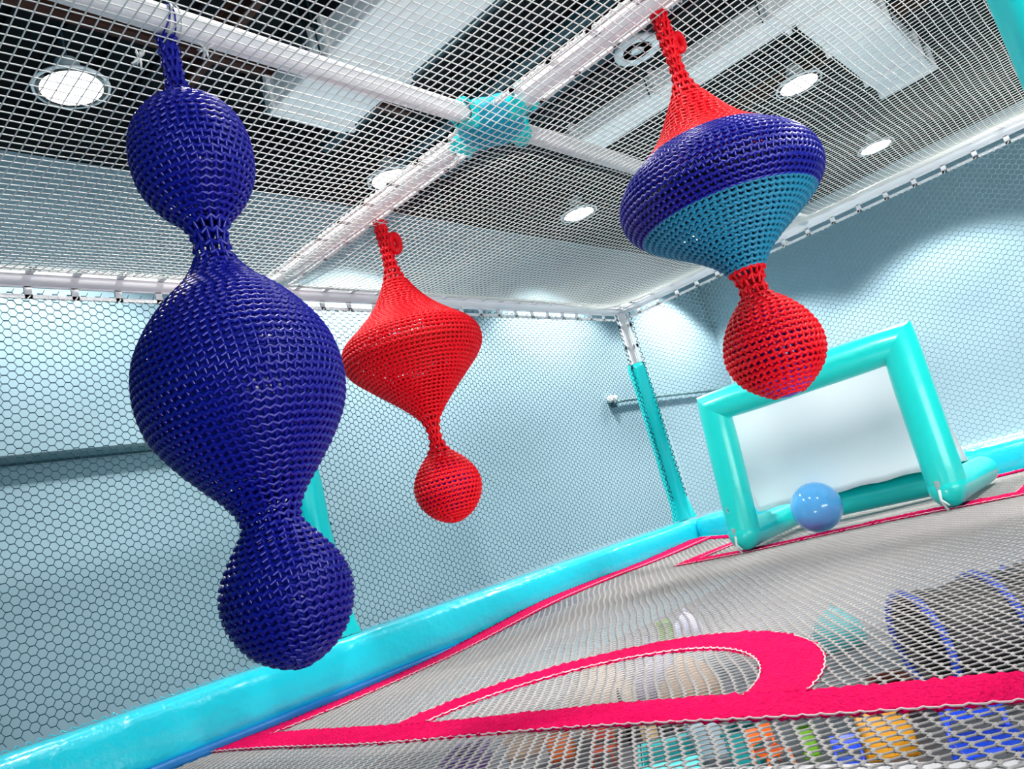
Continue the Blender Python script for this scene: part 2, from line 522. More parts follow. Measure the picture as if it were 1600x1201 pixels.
# teal cloth round the joint of the two ceiling beams
def cloth_joint():
    t = thing('joint_cover', 'teal blue cloth tied round the crossing of the two ceiling beams', 'cover', (BX, BY, ZB))
    n, k = 44, 16
    v, f = [], []
    for i in range(k + 1):
        ph = math.pi * i / k
        for j in range(n):
            a = 2 * math.pi * j / n
            arm = abs(math.cos(2 * a)) ** 3
            r = 0.185 + 0.03 * arm + 0.006 * math.sin(9 * a + 3 * ph) * math.sin(ph)
            rr = r * math.sin(ph) ** 0.7
            z = 0.100 * math.cos(ph) + 0.008 * math.sin(7 * a + 2) * math.sin(ph)
            v.append((BX + rr * math.cos(a), BY + rr * math.sin(a), ZB + z))
    for i in range(k):
        for j in range(n):
            p = (j + 1) % n
            f.append((i * n + j, i * n + p, (i + 1) * n + p, (i + 1) * n + j))
    b = MB(); b.add(v, f); b.build('cloth_body', 'teal_cloth', t, True)
    for q, (dx, dy) in enumerate(((-1, 0), (1, 0), (0, -1), (0, 1))):     # flared collars on the four arms
        v, f = [], []
        m_ = 20
        for i, (d, r) in enumerate(((0.12, 0.088), (0.18, 0.072), (0.22, 0.072), (0.245, 0.082))):
            for j in range(m_):
                a = 2 * math.pi * j / m_
                rr = r * (1 + (0.12 * math.sin(5 * a + q * 2) if i > 1 else 0))
                ext = d + (0.022 * math.sin(3 * a + q) if i == 3 else 0)
                u, w = rr * math.cos(a), rr * math.sin(a)
                v.append((BX + dx * ext + (-dy) * u, BY + dy * ext + dx * u, ZB + w))
        for i in range(3):
            for j in range(m_):
                p = (j + 1) % m_
                f.append((i * m_ + j, i * m_ + p, (i + 1) * m_ + p, (i + 1) * m_ + j))
        b = MB(); b.add(v, f); o = b.build('cloth_collar', 'turquoise_vinyl', t, True)
        sm = o.modifiers.new('thick', 'SOLIDIFY'); sm.thickness = 0.004


cloth_joint()


def frayed_end(parent, p, s_=0.035, n=9, m='white_cord'):
    b = MB()
    for i in range(n):
        d = rng.normal(size=3); d /= np.linalg.norm(d)
        b.tube([np.array(p), np.array(p) + d * s_ * 0.6, np.array(p) + d * s_ + rng.normal(size=3) * 0.006], [0.006, 0.005, 0.002], 5)
    return b.build('frayed_cord_end', m, parent, True)


# posts
def post(name, label, x, y, z0, zs, z1, rs, flanges):
    t = thing(name, label, 'post', (x, y, z0), 'upright posts of the play frame')
    b = MB(); b.tube([(x, y, z0), (x, y, z1)], 0.05, 18); b.build('tube', 'white_plastic', t, True)
    for sd in flanges:
        b = MB(); flange(b, (x, y, max(z0, zs - 0.05)), (x, y, z1 - 0.05), sd, 0.05, 0.105); b.build('slotted_flange', 'white_plastic', t)
        b = MB(); lacing(b, (x, y, z0 + 0.25), (x, y, z1 - 0.05), np.array(sd) * (rs + 0.012), 0.005, 0.06, 0.014); b.build('lacing_cord', 'teal_cord', t, True)
    n = 40
    v, f = [], []
    zz = np.linspace(z0 + 0.02, zs, 36)
    for i, z in enumerate(zz):
        for j in range(n):
            a = 2 * math.pi * j / n
            fl = math.exp(-(z - z0) / 0.12) * 0.035
            r = rs + 0.0035 * math.sin(3 * a + z * 5) + 0.003 * math.sin(7 * a - z * 9) + fl * (1 + 0.4 * math.sin(5 * a))
            if i == len(zz) - 1:
                r *= 0.93
            v.append((x + r * math.cos(a), y + r * math.sin(a), z + (0.012 * math.sin(3 * a) if i >= len(zz) - 2 else 0)))
    for i in range(len(zz) - 1):
        for j in range(n):
            p = (j + 1) % n
            f.append((i * n + j, i * n + p, (i + 1) * n + p, (i + 1) * n + j))
    top = (len(zz) - 1) * n
    f.append(tuple(top + j for j in range(n)))
    b = MB(); b.add(v, f); b.build('foam_sleeve', 'turquoise_vinyl', t, True)
    return t


post('frame_post', 'corner post, white above and turquoise sleeved below, where the net walls meet', CX, CY, -0.33, 1.47, ZB - 0.03, 0.10, [(-1, 0, 0), (0, -1, 0)])
post('frame_post', 'turquoise sleeved post half hidden behind the blue crochet hanging', BX - 0.07, CY, -0.33, 1.9, ZB - 0.03, 0.105, [(1, 0, 0)])
post('frame_post', 'close turquoise sleeved post cut off by the upper right edge of the picture', 3.33, 0.04, -0.62, 2.05, ZB - 0.03, 0.115, [])

# ------------------------------------------------------------------ nets
PIT = 0.0465


def zc(x, y):
    """height of the ceiling net: laced up at the rails, sagging between them"""
    z = np.full(np.shape(x), 2.062)
    for e in (CX - 0.1 - x, CY - 0.1 - y):
        z = z + 0.055 * np.exp(-np.clip(e, 0, None) / 0.22)
    z = z - 0.05 * np.exp(-((CX - 0.75 - x) / 0.45) ** 2)
    z = z - 0.035 * np.abs(np.sin((x - BX) / (CX - BX) * math.pi)) * np.abs(np.sin((y - BY) / (CY - BY) * math.pi))
    z = z - 0.042 * np.exp(-(((x - BX) / 0.28) ** 2 + ((y - BY) / 0.28) ** 2))
    return z


def warp_c(x, y):
    return (x + 0.010 * np.sin(y * 2.3 + x * 0.9) + 0.004 * np.sin(y * 7 + x * 3), y + 0.010 * np.sin(x * 1.9 + 0.7) + 0.005 * np.sin(x * 6 + y * 4))


def ceiling_net():
    t = thing('ceiling_net', 'white square mesh net stretched over the whole frame as a ceiling', 'net', (3.5, 2.0, 2.1))
    xs = np.arange(0.25, CX - 0.1, PIT)
    ys = np.arange(-1.1, CY - 0.1, PIT)
    P0, P1 = [], []
    for x in xs:
        s_ = np.arange(-1.1, CY - 0.08, PIT * 2)
        a, c = warp_c(np.full_like(s_, x), s_)
        p = np.stack([a, c, zc(a, c)], 1)
        P0.append(p[:-1]); P1.append(p[1:])
    for y in ys:
        s_ = np.arange(0.25, CX - 0.08, PIT * 2)
        a, c = warp_c(s_, np.full_like(s_, y))
        p = np.stack([a, c, zc(a, c) + 0.002], 1)
        P0.append(p[:-1]); P1.append(p[1:])
    o = struts_mesh('mesh_cords', np.vstack(P0), np.vstack(P1), 0.0027, 'white_cord', 4, t)
    o['kind'] = 'stuff'
    for p in ((1.62, 2.33, 2.06), (1.42, 2.46, 2.05), (3.38, 1.33, 2.05), (3.12, 2.50, 2.0), (7.7, 2.55, 2.0)):
        frayed_end(t, p)


ceiling_net()


def hexnet(u0, u1, w0, w1, W_, H_, L_):
    """elongated hexagon net in a plane; returns ends of the knots and of the diagonals"""
    iu = np.arange(int(u0 / (W_ / 2)), int(u1 / (W_ / 2)) + 1)
    jw = np.arange(int(w0 / H_), int(w1 / H_) + 1)
    I, J = np.meshgrid(iu, jw, indexing='ij')
    U = (I * W_ / 2).ravel()
    V = (J * H_ + (I % 2) * H_ / 2).ravel()
    ka = np.stack([U - L_ / 2, V], 1)
    kb = np.stack([U + L_ / 2, V], 1)
    d0 = np.concatenate([kb, kb])
    d1 = np.concatenate([np.stack([U + W_ / 2 - L_ / 2, V + H_ / 2], 1), np.stack([U + W_ / 2 - L_ / 2, V - H_ / 2], 1)])
    return ka, kb, d0, d1


def wall_net(name, label, to3, u0, u1, w0, w1, m):
    t = thing(name, label, 'net', tuple(to3(np.array([[(u0 + u1) / 2, w0]]))[0]))
    ka, kb, d0, d1 = hexnet(u0, u1, w0, w1, 0.078, 0.0475, 0.024)
    o = struts_mesh('mesh_cords', np.vstack([to3(ka), to3(d0)]), np.vstack([to3(kb), to3(d1)]),
                    np.concatenate([np.full(len(ka), 0.0036), np.full(len(d0), 0.0021)]), m, 4, t)
    o['kind'] = 'stuff'
    return t


def on_left(p):
    u, w = p[:, 0], p[:, 1]
    uu = u + 0.012 * np.sin(w * 3 + u) + 0.006 * np.sin(u * 4 + w * 5)
    ww = w + 0.012 * np.sin(u * 1.3 + 0.5)
    bow = 0.05 * np.sin(np.clip((w + 0.3) / 2.3, 0, 1) * math.pi) * np.abs(np.sin((u - BX) / (CX - BX) * math.pi))
    return np.stack([uu, CY + bow, ww], 1)


def on_right(p):
    u, w = p[:, 0], p[:, 1]
    bow = 0.05 * np.sin(np.clip((w + 0.3) / 2.3, 0, 1) * math.pi)
    return np.stack([CX + bow, u + 0.012 * np.sin(w * 3 + u), w + 0.012 * np.sin(u * 1.3 + 1.5)], 1)


wall_net('wall_net', 'dark teal hexagon mesh net forming the left wall behind the hangings', on_left, 0.2, CX - 0.12, -0.33, 2.0, 'teal_cord')
wall_net('wall_net', 'grey teal hexagon mesh net forming the right wall behind the inflatable goal', on_right, -0.6, CY - 0.12, -0.33, 2.0, 'mid_cord')


def zf(x, y):
    """height of the bouncing floor net"""
    x, y = np.asarray(x, float), np.asarray(y, float)
    z = -0.655 + 0.072 * smooth01((x - 2.3) / 2.7)
    z = z + 0.05 * smooth01((x - 6.0) / 1.6) * smooth01((y - 3.6) / 0.9)
    z = z + 0.035 * smooth01((y - 3.7) / 0.7) * smooth01((x - 3.6) / 1.5)
    z = z + 0.012 * np.sin(x * 1.7 + y * 1.1) * np.sin(y * 1.9)
    return z


def floor_net():
    t = thing('floor_net', 'pale grey knotless net stretched as a bouncing floor with pink pitch lines', 'net', (4.0, 2.0, -0.66))
    ka, kb, d0, d1 = hexnet(0.7, CX - 0.25, -0.7, CY - 0.26, 0.074, 0.050, 0.020)

    def to3(p):
        u, w = p[:, 0], p[:, 1]
        uu = u + 0.014 * np.sin(w * 2.1 + 0.5) + 0.004 * np.sin(w * 9 + u * 5)
        ww = w + 0.020 * np.sin(u * 1.5) + 0.004 * np.sin(u * 8 + w * 6)
        return np.stack([uu, ww, zf(uu, ww)], 1)
    o = struts_mesh('mesh_cords', np.vstack([to3(ka), to3(d0)]), np.vstack([to3(kb), to3(d1)]),
                    np.concatenate([np.full(len(ka), 0.0056), np.full(len(d0), 0.0036)]), 'grey_cord', 6, t, 0.72)
    o['kind'] = 'stuff'

    def band(path, width, edges=(1, -1), seed=0, cr=0.0028):
        """knitted pink band along a path on the net, with a pale stitched cord on its edges"""
        P = np.asarray(path, float)
        seg = np.r_[0, np.cumsum(np.linalg.norm(np.diff(P, axis=0), axis=1))]
        n = max(4, int(seg[-1] / 0.02))
        s_ = np.linspace(0, seg[-1], n)
        X = np.interp(s_, seg, P[:, 0]); Y = np.interp(s_, seg, P[:, 1])
        tx, ty = np.gradient(X), np.gradient(Y)
        ln = np.hypot(tx, ty); tx /= ln; ty /= ln
        nx, ny = -ty, tx
        r_ = np.random.default_rng(seed)
        k = 11
        v, f = [], []
        for i in range(n):
            wob = [0.005 * r_.normal(), 0.005 * r_.normal()]
            for j in range(k):
                q = j / (k - 1) * 2 - 1
                o_ = q * width / 2 + (wob[0] if j == 0 else wob[1] if j == k - 1 else 0)
                x, y = X[i] + nx[i] * o_, Y[i] + ny[i] * o_
                lift = 0.007 + 0.0055 * ((i + j) % 2) + 0.005 * r_.random()
                v.append((x, y, float(zf(x, y)) + lift))
        for i in range(n - 1):
            for j in range(k - 1):
                f.append((i * k + j, (i + 1) * k + j, (i + 1) * k + j + 1, i * k + j + 1))
        b = MB(); b.add(v, f)
        ob = b.build('pink_band', 'pink', t, True)
        sm = ob.modifiers.new('thick', 'SOLIDIFY'); sm.thickness = 0.006; sm.offset = -1
        for e in edges:
            st = 0.052
            m_ = int(seg[-1] / st)
            pts = []
            for i in range(m_ * 4 + 1):
                d = i * st / 4
                ph = (i % 4) / 4
                x = np.interp(d, s_, X); y = np.interp(d, s_, Y)
                a = np.interp(d, s_, nx); c = np.interp(d, s_, ny)
                o_ = e * (width / 2 + 0.002 + 0.006 * (ph - 0.5))
                pts.append((x + a * o_, y + c * o_, float(zf(x, y)) + 0.013 + 0.003 * (ph == 0)))
            b = MB(); b.tube(pts, cr, 5)
            co = b.build('edge_cord', 'pink_cord', ob, True)
            if t.location.length:
                co.matrix_parent_inverse = (Matrix.Translation(t.location) @ ob.matrix_parent_inverse).inverted() if False else Matrix.Identity(4)
        return ob

    LX = 2.215
    band([(LX, 4.345), (LX, -0.6)], 0.235, (-1,), 1)
    th = np.linspace(-math.pi / 2, math.pi / 2, 60)
    band(np.stack([LX + 0.10 + 0.80 * np.cos(th), 2.12 + 0.875 * np.sin(th)], 1), 0.21, (1, -1), 2, 0.0024)
    band([(LX + 0.1, 4.235), (7.42, 4.235)], 0.235, (-1,), 3, 0.0022)
    band([(5.87, 3.62), (5.87, 0.2)], 0.21, (-1,), 4, 0.002)
    band([(5.95, 3.55), (7.4, 3.55)], 0.16, (-1,), 5, 0.002)
    band([(5.95, 1.02), (7.4, 1.02)], 0.24, (1,), 6, 0.002)
    band([(7.42, 4.3), (7.42, -0.4)], 0.14, (1,), 7)


floor_net()

# white tube of the frame under the near edge of the floor net
b = MB(); b.tube([(1.97, -1.0, -0.785), (1.97, 4.6, -0.785)], 0.05, 16)
tag(b.build('frame_tube', 'white_plastic', None, True), 'white tube under the floor net along the lower edge of the picture', 'tube')


# ------------------------------------------------------------------ padded edge rolls
def edge_pad(label, axis, a0, a1, c, gap):
    """soft roll along the foot of a net wall: face cover, underside, seam, lacing"""
    zt, zb, w = -0.315, -0.635, 0.25
    sec = []
    for i in range(24):                                # rounded section, u towards the room
        a = 2 * math.pi * i / 24
        cu, cz = math.cos(a), math.sin(a)
        u = math.copysign(abs(cu) ** 0.62, cu) * w / 2
        z = math.copysign(abs(cz) ** 0.62, cz) * (zt - zb) / 2
        sec.append((u, z + (zt + zb) / 2))
    mid = (a0 + a1) / 2
    t = thing('edge_pad', label, 'pad', (mid, c - w / 2, zb) if axis == 'x' else (c - w / 2, mid, zb), 'sky blue edge pads round the floor net')

    def shell(lo, hi, m, name, infl=0.0):
        n = max(2, int((hi - lo) / 0.05))
        v, f = [], []
        for i in range(n + 1):
            s_ = lo + (hi - lo) * i / n
            e = min(1, min(i, n - i) / 2)
            for (u, z) in sec:
                k = 1 + 0.012 * math.sin(s_ * 9 + z * 20) * math.sin(s_ * 3.1) + infl
                k *= 0.93 + 0.07 * math.sqrt(e)
                uu = u * k; zz = (z - (zt + zb) / 2) * k + (zt + zb) / 2
                v.append((s_, c - w / 2 - uu * 1.0, zz) if axis == 'x' else (c - w / 2 - uu, s_, zz))
        k_ = len(sec)
        for i in range(n):
            for j in range(k_):
                p = (j + 1) % k_
                f.append((i * k_ + j, i * k_ + p, (i + 1) * k_ + p, (i + 1) * k_ + j))
        f.append(tuple(range(k_))); f.append(tuple(n * k_ + j for j in range(k_)))
        b = MB(); b.add(v, f)
        return b.build(name, m, t, True)
    for lo, hi in gap:
        shell(lo, hi, 'cyan_vinyl', 'pad_cover')
        b = MB()                                       # darker strip, shade of the roll's underside put into its colour
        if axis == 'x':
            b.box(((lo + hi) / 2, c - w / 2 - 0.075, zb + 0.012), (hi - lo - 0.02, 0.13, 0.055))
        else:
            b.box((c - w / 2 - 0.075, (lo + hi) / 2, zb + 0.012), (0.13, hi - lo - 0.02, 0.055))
        bevel(b.build('underside_shade', 'shaded_vinyl', t), 0.02)
    b = MB()
    p0 = (a0, c - 0.005, zt) if axis == 'x' else (c - 0.005, a0, zt)
    p1 = (a1, c - 0.005, zt) if axis == 'x' else (c - 0.005, a1, zt)
    lacing(b, p0, p1, (0, 0, 0), 0.003, 0.05, 0.008)
    b.build('lacing_cord', 'cyan_vinyl', t, True)


edge_pad('long sky blue edge pad along the foot of the left net wall', 'x', 0.2, CX - 0.02, CY, [(0.2, CX - 0.02)])
edge_pad('pale sky blue edge pad behind the inflatable goal, foot of the right net wall', 'y', NEARY, CY - 0.26, CX, [(NEARY, CY - 0.26)])


# ------------------------------------------------------------------ crochet hangings
def crochet(parent, name, m, prof, pitch=0.0315, rope=0.0072):
    """prof: dense rows (x, y, z, r) in order; knots a stitch net over them"""
    P0, P1 = [], []
    prof = np.asarray(prof, float)
    rows = len(prof)
    for i in range(rows):
        x, y, z, r = prof[i]
        n = max(9, int(round(2 * math.pi * r / pitch)))
        th = (np.arange(n) + 0.5 * (i % 2)) * 2 * math.pi / n + i * 0.013
        hz = math.pi / n
        i2 = min(i + 1, rows - 1)
        nxt = prof[i2]

        def at(row, ang, out=0.0):
            c = prof[row]
            return np.stack([c[0] + (c[3] + out) * np.cos(ang), c[1] + (c[3] + out) * np.sin(ang), np.full_like(ang, c[2])], 1)

        def mix(ang, k, out=0.0):
            c = prof[i] * (1 - k) + nxt * k
            return np.stack([c[0] + (c[3] + out) * np.cos(ang), c[1] + (c[3] + out) * np.sin(ang), np.full_like(ang, c[2])], 1)
        a = mix(th, 0.0, 0.004)
        low = mix(th + hz, 0.34, 0.0065)
        c = mix(th + 2 * hz, 0.0, 0.004)
        P0 += [a, low]; P1 += [low, c]
        if i < rows - 1:
            P0 += [a]; P1 += [at(i2, th + 0.15 * hz, -0.005)]
    o = struts_mesh(name, np.vstack(P0), np.vstack(P1), rope, m, 6, parent)
    return o


def rows_of(knots, pitch=0.0262, neck_pitch=0.045):
    """resample (x, y, z, r) knots into rows one stitch apart along the surface; neck rows stretch"""
    c = cat_rom(knots, 24)
    c[:, 3] = np.clip(c[:, 3], 0.006, None)
    ds = np.sqrt(np.diff(c[:, 2]) ** 2 + np.diff(c[:, 3]) ** 2)
    rm = (c[1:, 3] + c[:-1, 3]) / 2
    loc = np.where(rm < 0.07, neck_pitch, pitch)
    s_ = np.r_[0, np.cumsum(ds / loc)]
    n = int(s_[-1])
    tt = np.linspace(0, s_[-1], n + 1)
    return np.stack([np.interp(tt, s_, c[:, k]) for k in range(4)], 1)


def ball(parent, name, m, c, r, sq=1.0, n=32):
    b = MB()
    b.lathe([(r * math.sin(math.pi * i / 20), r * sq * math.cos(math.pi * i / 20)) for i in range(21)], c, n)
    return b.build(name, m, parent, True)


def tie(parent, x):
    """a few thin threads that tie the blue hanging round its beam"""
    for k, (dx, m) in enumerate(((-0.022, 'blue_yarn'), (-0.010, 'white_cord'), (0.002, 'blue_yarn'), (0.014, 'white_cord'))):
        a = np.linspace(0, 2 * math.pi, 22, endpoint=False)
        R_ = 0.058 + 0.003 * (k % 2)
        pts = np.stack([np.full_like(a, x + dx) + 0.012 * np.sin(a + k), BY + R_ * np.cos(a), ZB + R_ * np.sin(a) * 1.05], 1)
        b = MB(); b.tube(pts, 0.0032, 6, closed=True)
        b.build('tie_thread', m, parent, True)


# --- big blue one: two small spheres and a large one
bx, by = 1.492, 2.372
t = thing('crochet_hanging', 'tall ultramarine crochet hanging of three balls, largest in the middle', 'hanging', (bx, by, -0.21), 'crochet hangings tied to the ceiling beams')
kn = [(bx, by, z, r) for z, r in ((2.09, .030), (2.0, .027), (1.90, .028), (1.845, .055), (1.80, .115), (1.745, .165), (1.68, .192), (1.60, .201), (1.50, .188), (1.41, .138),
                                   (1.345, .075), (1.30, .057), (1.22, .056), (1.13, .106), (1.04, .198), (.95, .268), (.86, .315), (.77, .333), (.68, .331), (.595, .307),
                                   (.51, .256), (.425, .190), (.345, .123), (.285, .092), (.245, .092), (.178, .138), (.10, .185), (.018, .203), (-.06, .188), (-.135, .143), (-.185, .080), (-.208, .02))]
crochet(t, 'crochet_cover', 'blue_yarn', rows_of(kn))
ball(t, 'inner_ball', 'blue_ball', (bx, by, 1.60), 0.178, 1.05)
ball(t, 'inner_ball', 'blue_ball', (bx, by, 0.73), 0.305, 1.05)
ball(t, 'inner_ball', 'blue_ball', (bx, by, 0.01), 0.180, 1.02)
tie(t, bx)

# --- small red one: spinning top and one sphere
rx, ry = 3.337, 3.418
t = thing('crochet_hanging', 'plain red crochet hanging, a spinning top above a small ball', 'hanging', (rx, ry, 0.18), 'crochet hangings tied to the ceiling beams')
kn = [(rx, ry, z, r) for z, r in ((2.09, .034), (2.0, .033), (1.94, .032), (1.865, .030), (1.786, .036), (1.71, .057), (1.63, .096), (1.555, .144), (1.48, .208), (1.40, .298), (1.335, .378),
                                   (1.285, .412), (1.235, .421), (1.185, .410), (1.125, .368), (1.05, .290), (.97, .205), (.89, .124), (.81, .058), (.74, .033), (.665, .032), (.60, .060),
                                   (.53, .125), (.455, .174), (.381, .190), (.312, .175), (.242, .130), (.20, .075), (.18, .02))]
crochet(t, 'crochet_cover', 'red_yarn', rows_of(kn))
ball(t, 'inner_ball', 'violet_ball', (rx, ry, 0.375), 0.170, 1.0)
ball(t, 'inner_ring', 'redp', (rx, ry, 1.24), 0.33, 0.28)
b = MB(); a = np.linspace(0, 2 * math.pi, 20, endpoint=False)
b.tube(np.stack([rx + 0.040 + 0.020 * np.cos(a), ry - 0.045 - 0.015 * np.cos(a), 1.93 + 0.055 * np.sin(a)], 1), 0.024, 8, closed=True)
b.build('knot_loop', 'red_yarn', t, True)

# --- striped one: red, blue, teal, red
sx, sy = 3.308, 1.288
t = thing('crochet_hanging', 'striped crochet hanging, red, blue and teal top above a red ball', 'hanging', (sx, sy, 0.245), 'crochet hangings tied to the ceiling beams')
kn = [(sx, sy, z, r) for z, r in ((2.09, .031), (2.03, .028), (1.97, .029), (1.90, .024), (1.83, .022), (1.765, .027), (1.70, .048), (1.635, .083), (1.57, .122), (1.505, .165), (1.44, .222),
                                   (1.375, .300), (1.315, .375), (1.255, .420), (1.19, .436), (1.125, .420), (1.06, .362), (1.0, .278), (.94, .190), (.885, .122), (.825, .075), (.765, .052), (.705, .055),
                                   (.645, .112), (.585, .158), (.526, .186), (.465, .199), (.405, .192), (.345, .162), (.295, .110), (.262, .06))]
rw = rows_of(kn)
zz = rw[:, 2]
cut1 = int(np.argmin(np.abs(zz - 1.385))); cut2 = int(np.argmin(np.abs(zz - 1.075))); cut3 = int(np.argmin(np.abs(zz - 0.81)))
crochet(t, 'red_top', 'red_yarn', rw[:cut1 + 1])
crochet(t, 'blue_band', 'blue_yarn', rw[cut1:cut2 + 1])
crochet(t, 'teal_cone', 'teal_yarn', rw[cut2:cut3 + 1])
crochet(t, 'red_bulb', 'red_yarn', rw[cut3:])
ball(t, 'inner_ball', 'violet_ball', (sx, sy, 0.455), 0.182, 1.14)
ball(t, 'inner_ring', 'black', (sx, sy, 1.2), 0.34, 0.35)
b = MB()
b.tube(np.stack([sx + 0.030 + 0.014 * np.cos(a), sy - 0.035 - 0.012 * np.cos(a), 1.93 + 0.040 * np.sin(a)], 1), 0.018, 8, closed=True)
b.build('knot_loop', 'red_yarn', t, True)


# ------------------------------------------------------------------ inflatable goal and ball
def inflated(b, pts, r, n=22, squash=0.86):
    """air filled tube with rounded ends"""
    pts = np.asarray(pts, float)
    d0 = pts[0] - pts[1]; d0 /= np.linalg.norm(d0)
    d1 = pts[-1] - pts[-2]; d1 /= np.linalg.norm(d1)
    P, Rr = [], []
    for a in (90, 70, 50, 30, 12):
        q = math.radians(a)
        P.append(pts[0] + d0 * r * squash * math.sin(q)); Rr.append(max(0.004, r * math.cos(q)))
    for p in pts:
        P.append(p); Rr.append(r)
    for a in (12, 30, 50, 70, 90):
        q = math.radians(a)
        P.append(pts[-1] + d1 * r * squash * math.sin(q)); Rr.append(max(0.004, r * math.cos(q)))
    b.tube(np.array(P), np.array(Rr), n, cap=True)


GX = 5.80
t = thing('inflatable_goal', 'turquoise inflatable football goal with a white sheet, standing on the floor net', 'goal', (6.3, 2.2, -0.58))
bl, br, tl, tr = np.array((GX, 2.945, -0.455)), np.array((GX, 1.465, -0.46)), np.array((GX, 2.86, 0.545)), np.array((GX, 1.44, 0.545))
Q = 0.122
UP = np.array((0, 0, 1.0))


def mitred(p0, p1, r, plane0, plane1, n=24, rings=10):
    """straight air tube whose two ends are cut by planes (point, normal)"""
    p0, p1 = np.array(p0, float), np.array(p1, float)
    d = (p1 - p0) / np.linalg.norm(p1 - p0)
    a = np.cross(d, (1.0, 0, 0)); a /= np.linalg.norm(a)
    c = np.cross(d, a)
    v, f = [], []
    for i in range(rings + 1):
        q = i / rings
        for j in range(n):
            t_ = 2 * math.pi * j / n
            rr = r * (1 - 0.05 * (abs(q - 0.5) * 2) ** 6)
            o_ = a * math.cos(t_) * rr + c * math.sin(t_) * rr
            e = []
            for pt, (pp, pn) in ((p0, plane0), (p1, plane1)):
                base = pt + o_
                e.append(base + d * (np.dot(np.array(pp) - base, pn) / np.dot(d, pn)))
            v.append(e[0] * (1 - q) + e[1] * q)
    for i in range(rings):
        for j in range(n):
            p = (j + 1) % n
            f.append((i * n + j, i * n + p, (i + 1) * n + p, (i + 1) * n + j))
    b = MB(); b.add(v, f)
    return b


def nz(v):
    v = np.array(v, float)
    return v / np.linalg.norm(v)


dl, dr, dc = nz(tl - bl), nz(tr - br), nz(tr - tl)
ml, mr = nz(dl - dc) , nz(dr + dc)
for p_, q_, pl in ((bl, tl, (tl, nz(dl + (-dc) * -1))), (br, tr, (tr, nz(dr - dc)))):
    b = mitred(p_, q_, Q, (p_, UP), pl)
    foot = MB(); inflated(foot, [p_ + UP * 0.02, p_ + UP * 0.01], Q, 24, 1.0)
    b.add(np.vstack(foot.v), foot.f)
    b.build('upright', 'turquoise_air', t, True)
b = mitred(tl, tr, Q, (tl, nz(dl + dc)), (tr, nz(dr - dc)))
b.build('crossbar', 'turquoise_air', t, True)
RX = 6.88
b = MB(); inflated(b, np.linspace(bl + (0.04, 0, -0.0), (RX, 2.93, -0.44), 8), 0.105); b.build('side_tube', 'turquoise_air', t, True)
b = MB(); inflated(b, np.linspace(br + (0.04, 0, -0.0), (RX, 1.47, -0.46), 8), 0.105); b.build('side_tube', 'turquoise_air', t, True)
b = MB(); inflated(b, np.linspace((RX - 0.02, 2.93, -0.45), (RX - 0.02, 1.47, -0.465), 8), 0.105, squash=0.5); b.build('rear_tube', 'turquoise_air', t, True)
# white sheet from crossbar back to the rear tube
v, f = [], []
nu, nv = 26, 16
for i in range(nu + 1):
    for j in range(nv + 1):
        p, q = i / nu, j / nv
        y = 3.00 + (1.40 - 3.00) * p
        x = GX + 0.06 + 0.40 * q
        z = 0.55 + (-0.33 - 0.55) * q
        sag = 0.05 * math.sin(math.pi * p) * math.sin(math.pi * q)
        v.append((x + sag, y, z - 0.3 * sag + 0.006 * math.sin(p * 31 + q * 7) * math.sin(q * 5)))
for i in range(nu):
    for j in range(nv):
        k = nv + 1
        f.append((i * k + j, (i + 1) * k + j, (i + 1) * k + j + 1, i * k + j + 1))
b = MB(); b.add(v, f); o = b.build('back_sheet', 'goal_sheet', t, True)
sm = o.modifiers.new('thick', 'SOLIDIFY'); sm.thickness = 0.004
# added strip standing for the shaded top of the rear tube
b = MB(); b.box((RX - 0.12, 2.2, -0.345), (0.20, 1.42, 0.008)); bevel(b.build('rear_shade_strip', 'turquoise_vinyl', t), 0.004)
for yy in (2.965, 1.49):                                  # buckle straps at the feet
    b = MB(); b.box((GX - 0.112, yy, -0.415), (0.012, 0.035, 0.07)); bk = bevel(b.build('buckle', 'chrome', t), 0.004)
    b = MB()
    b.tube([(GX - 0.118, yy, -0.44), (GX - 0.125, yy + 0.01, -0.50), (GX - 0.11, yy - 0.005, -0.575)], 0.009, 6)
    b.tube([(GX - 0.125, yy + 0.01, -0.50), (GX - 0.135, yy - 0.03, -0.545)], 0.006, 6)
    b.build('tie_strap', 'white_cord', t, True)
vy = 2.925
b = MB()
a = np.linspace(0, 2 * math.pi, 20, endpoint=False)
b.tube(np.stack([np.full_like(a, GX - 0.112) , vy + 0.02 + 0.028 * np.cos(a), -0.24 + 0.028 * np.sin(a)], 1), 0.006, 6, closed=True)
vo = b.build('air_valve', 'chrome', t, True)
b = MB(); b.tube([(GX - 0.10, vy + 0.02, -0.24), (GX - 0.118, vy + 0.02, -0.24)], 0.016, 12); b.build('valve_cap', 'black', t, True)

o = ball(None, 'play_ball', 'sky_ball', (0, 0, 0), 0.188, 1.0, 40)
o.location = (6.09, 2.46, float(zf(6.09, 2.46)) + 0.188 + 0.008)
tag(o, 'glossy sky blue ball lying in front of the inflatable goal', 'ball')


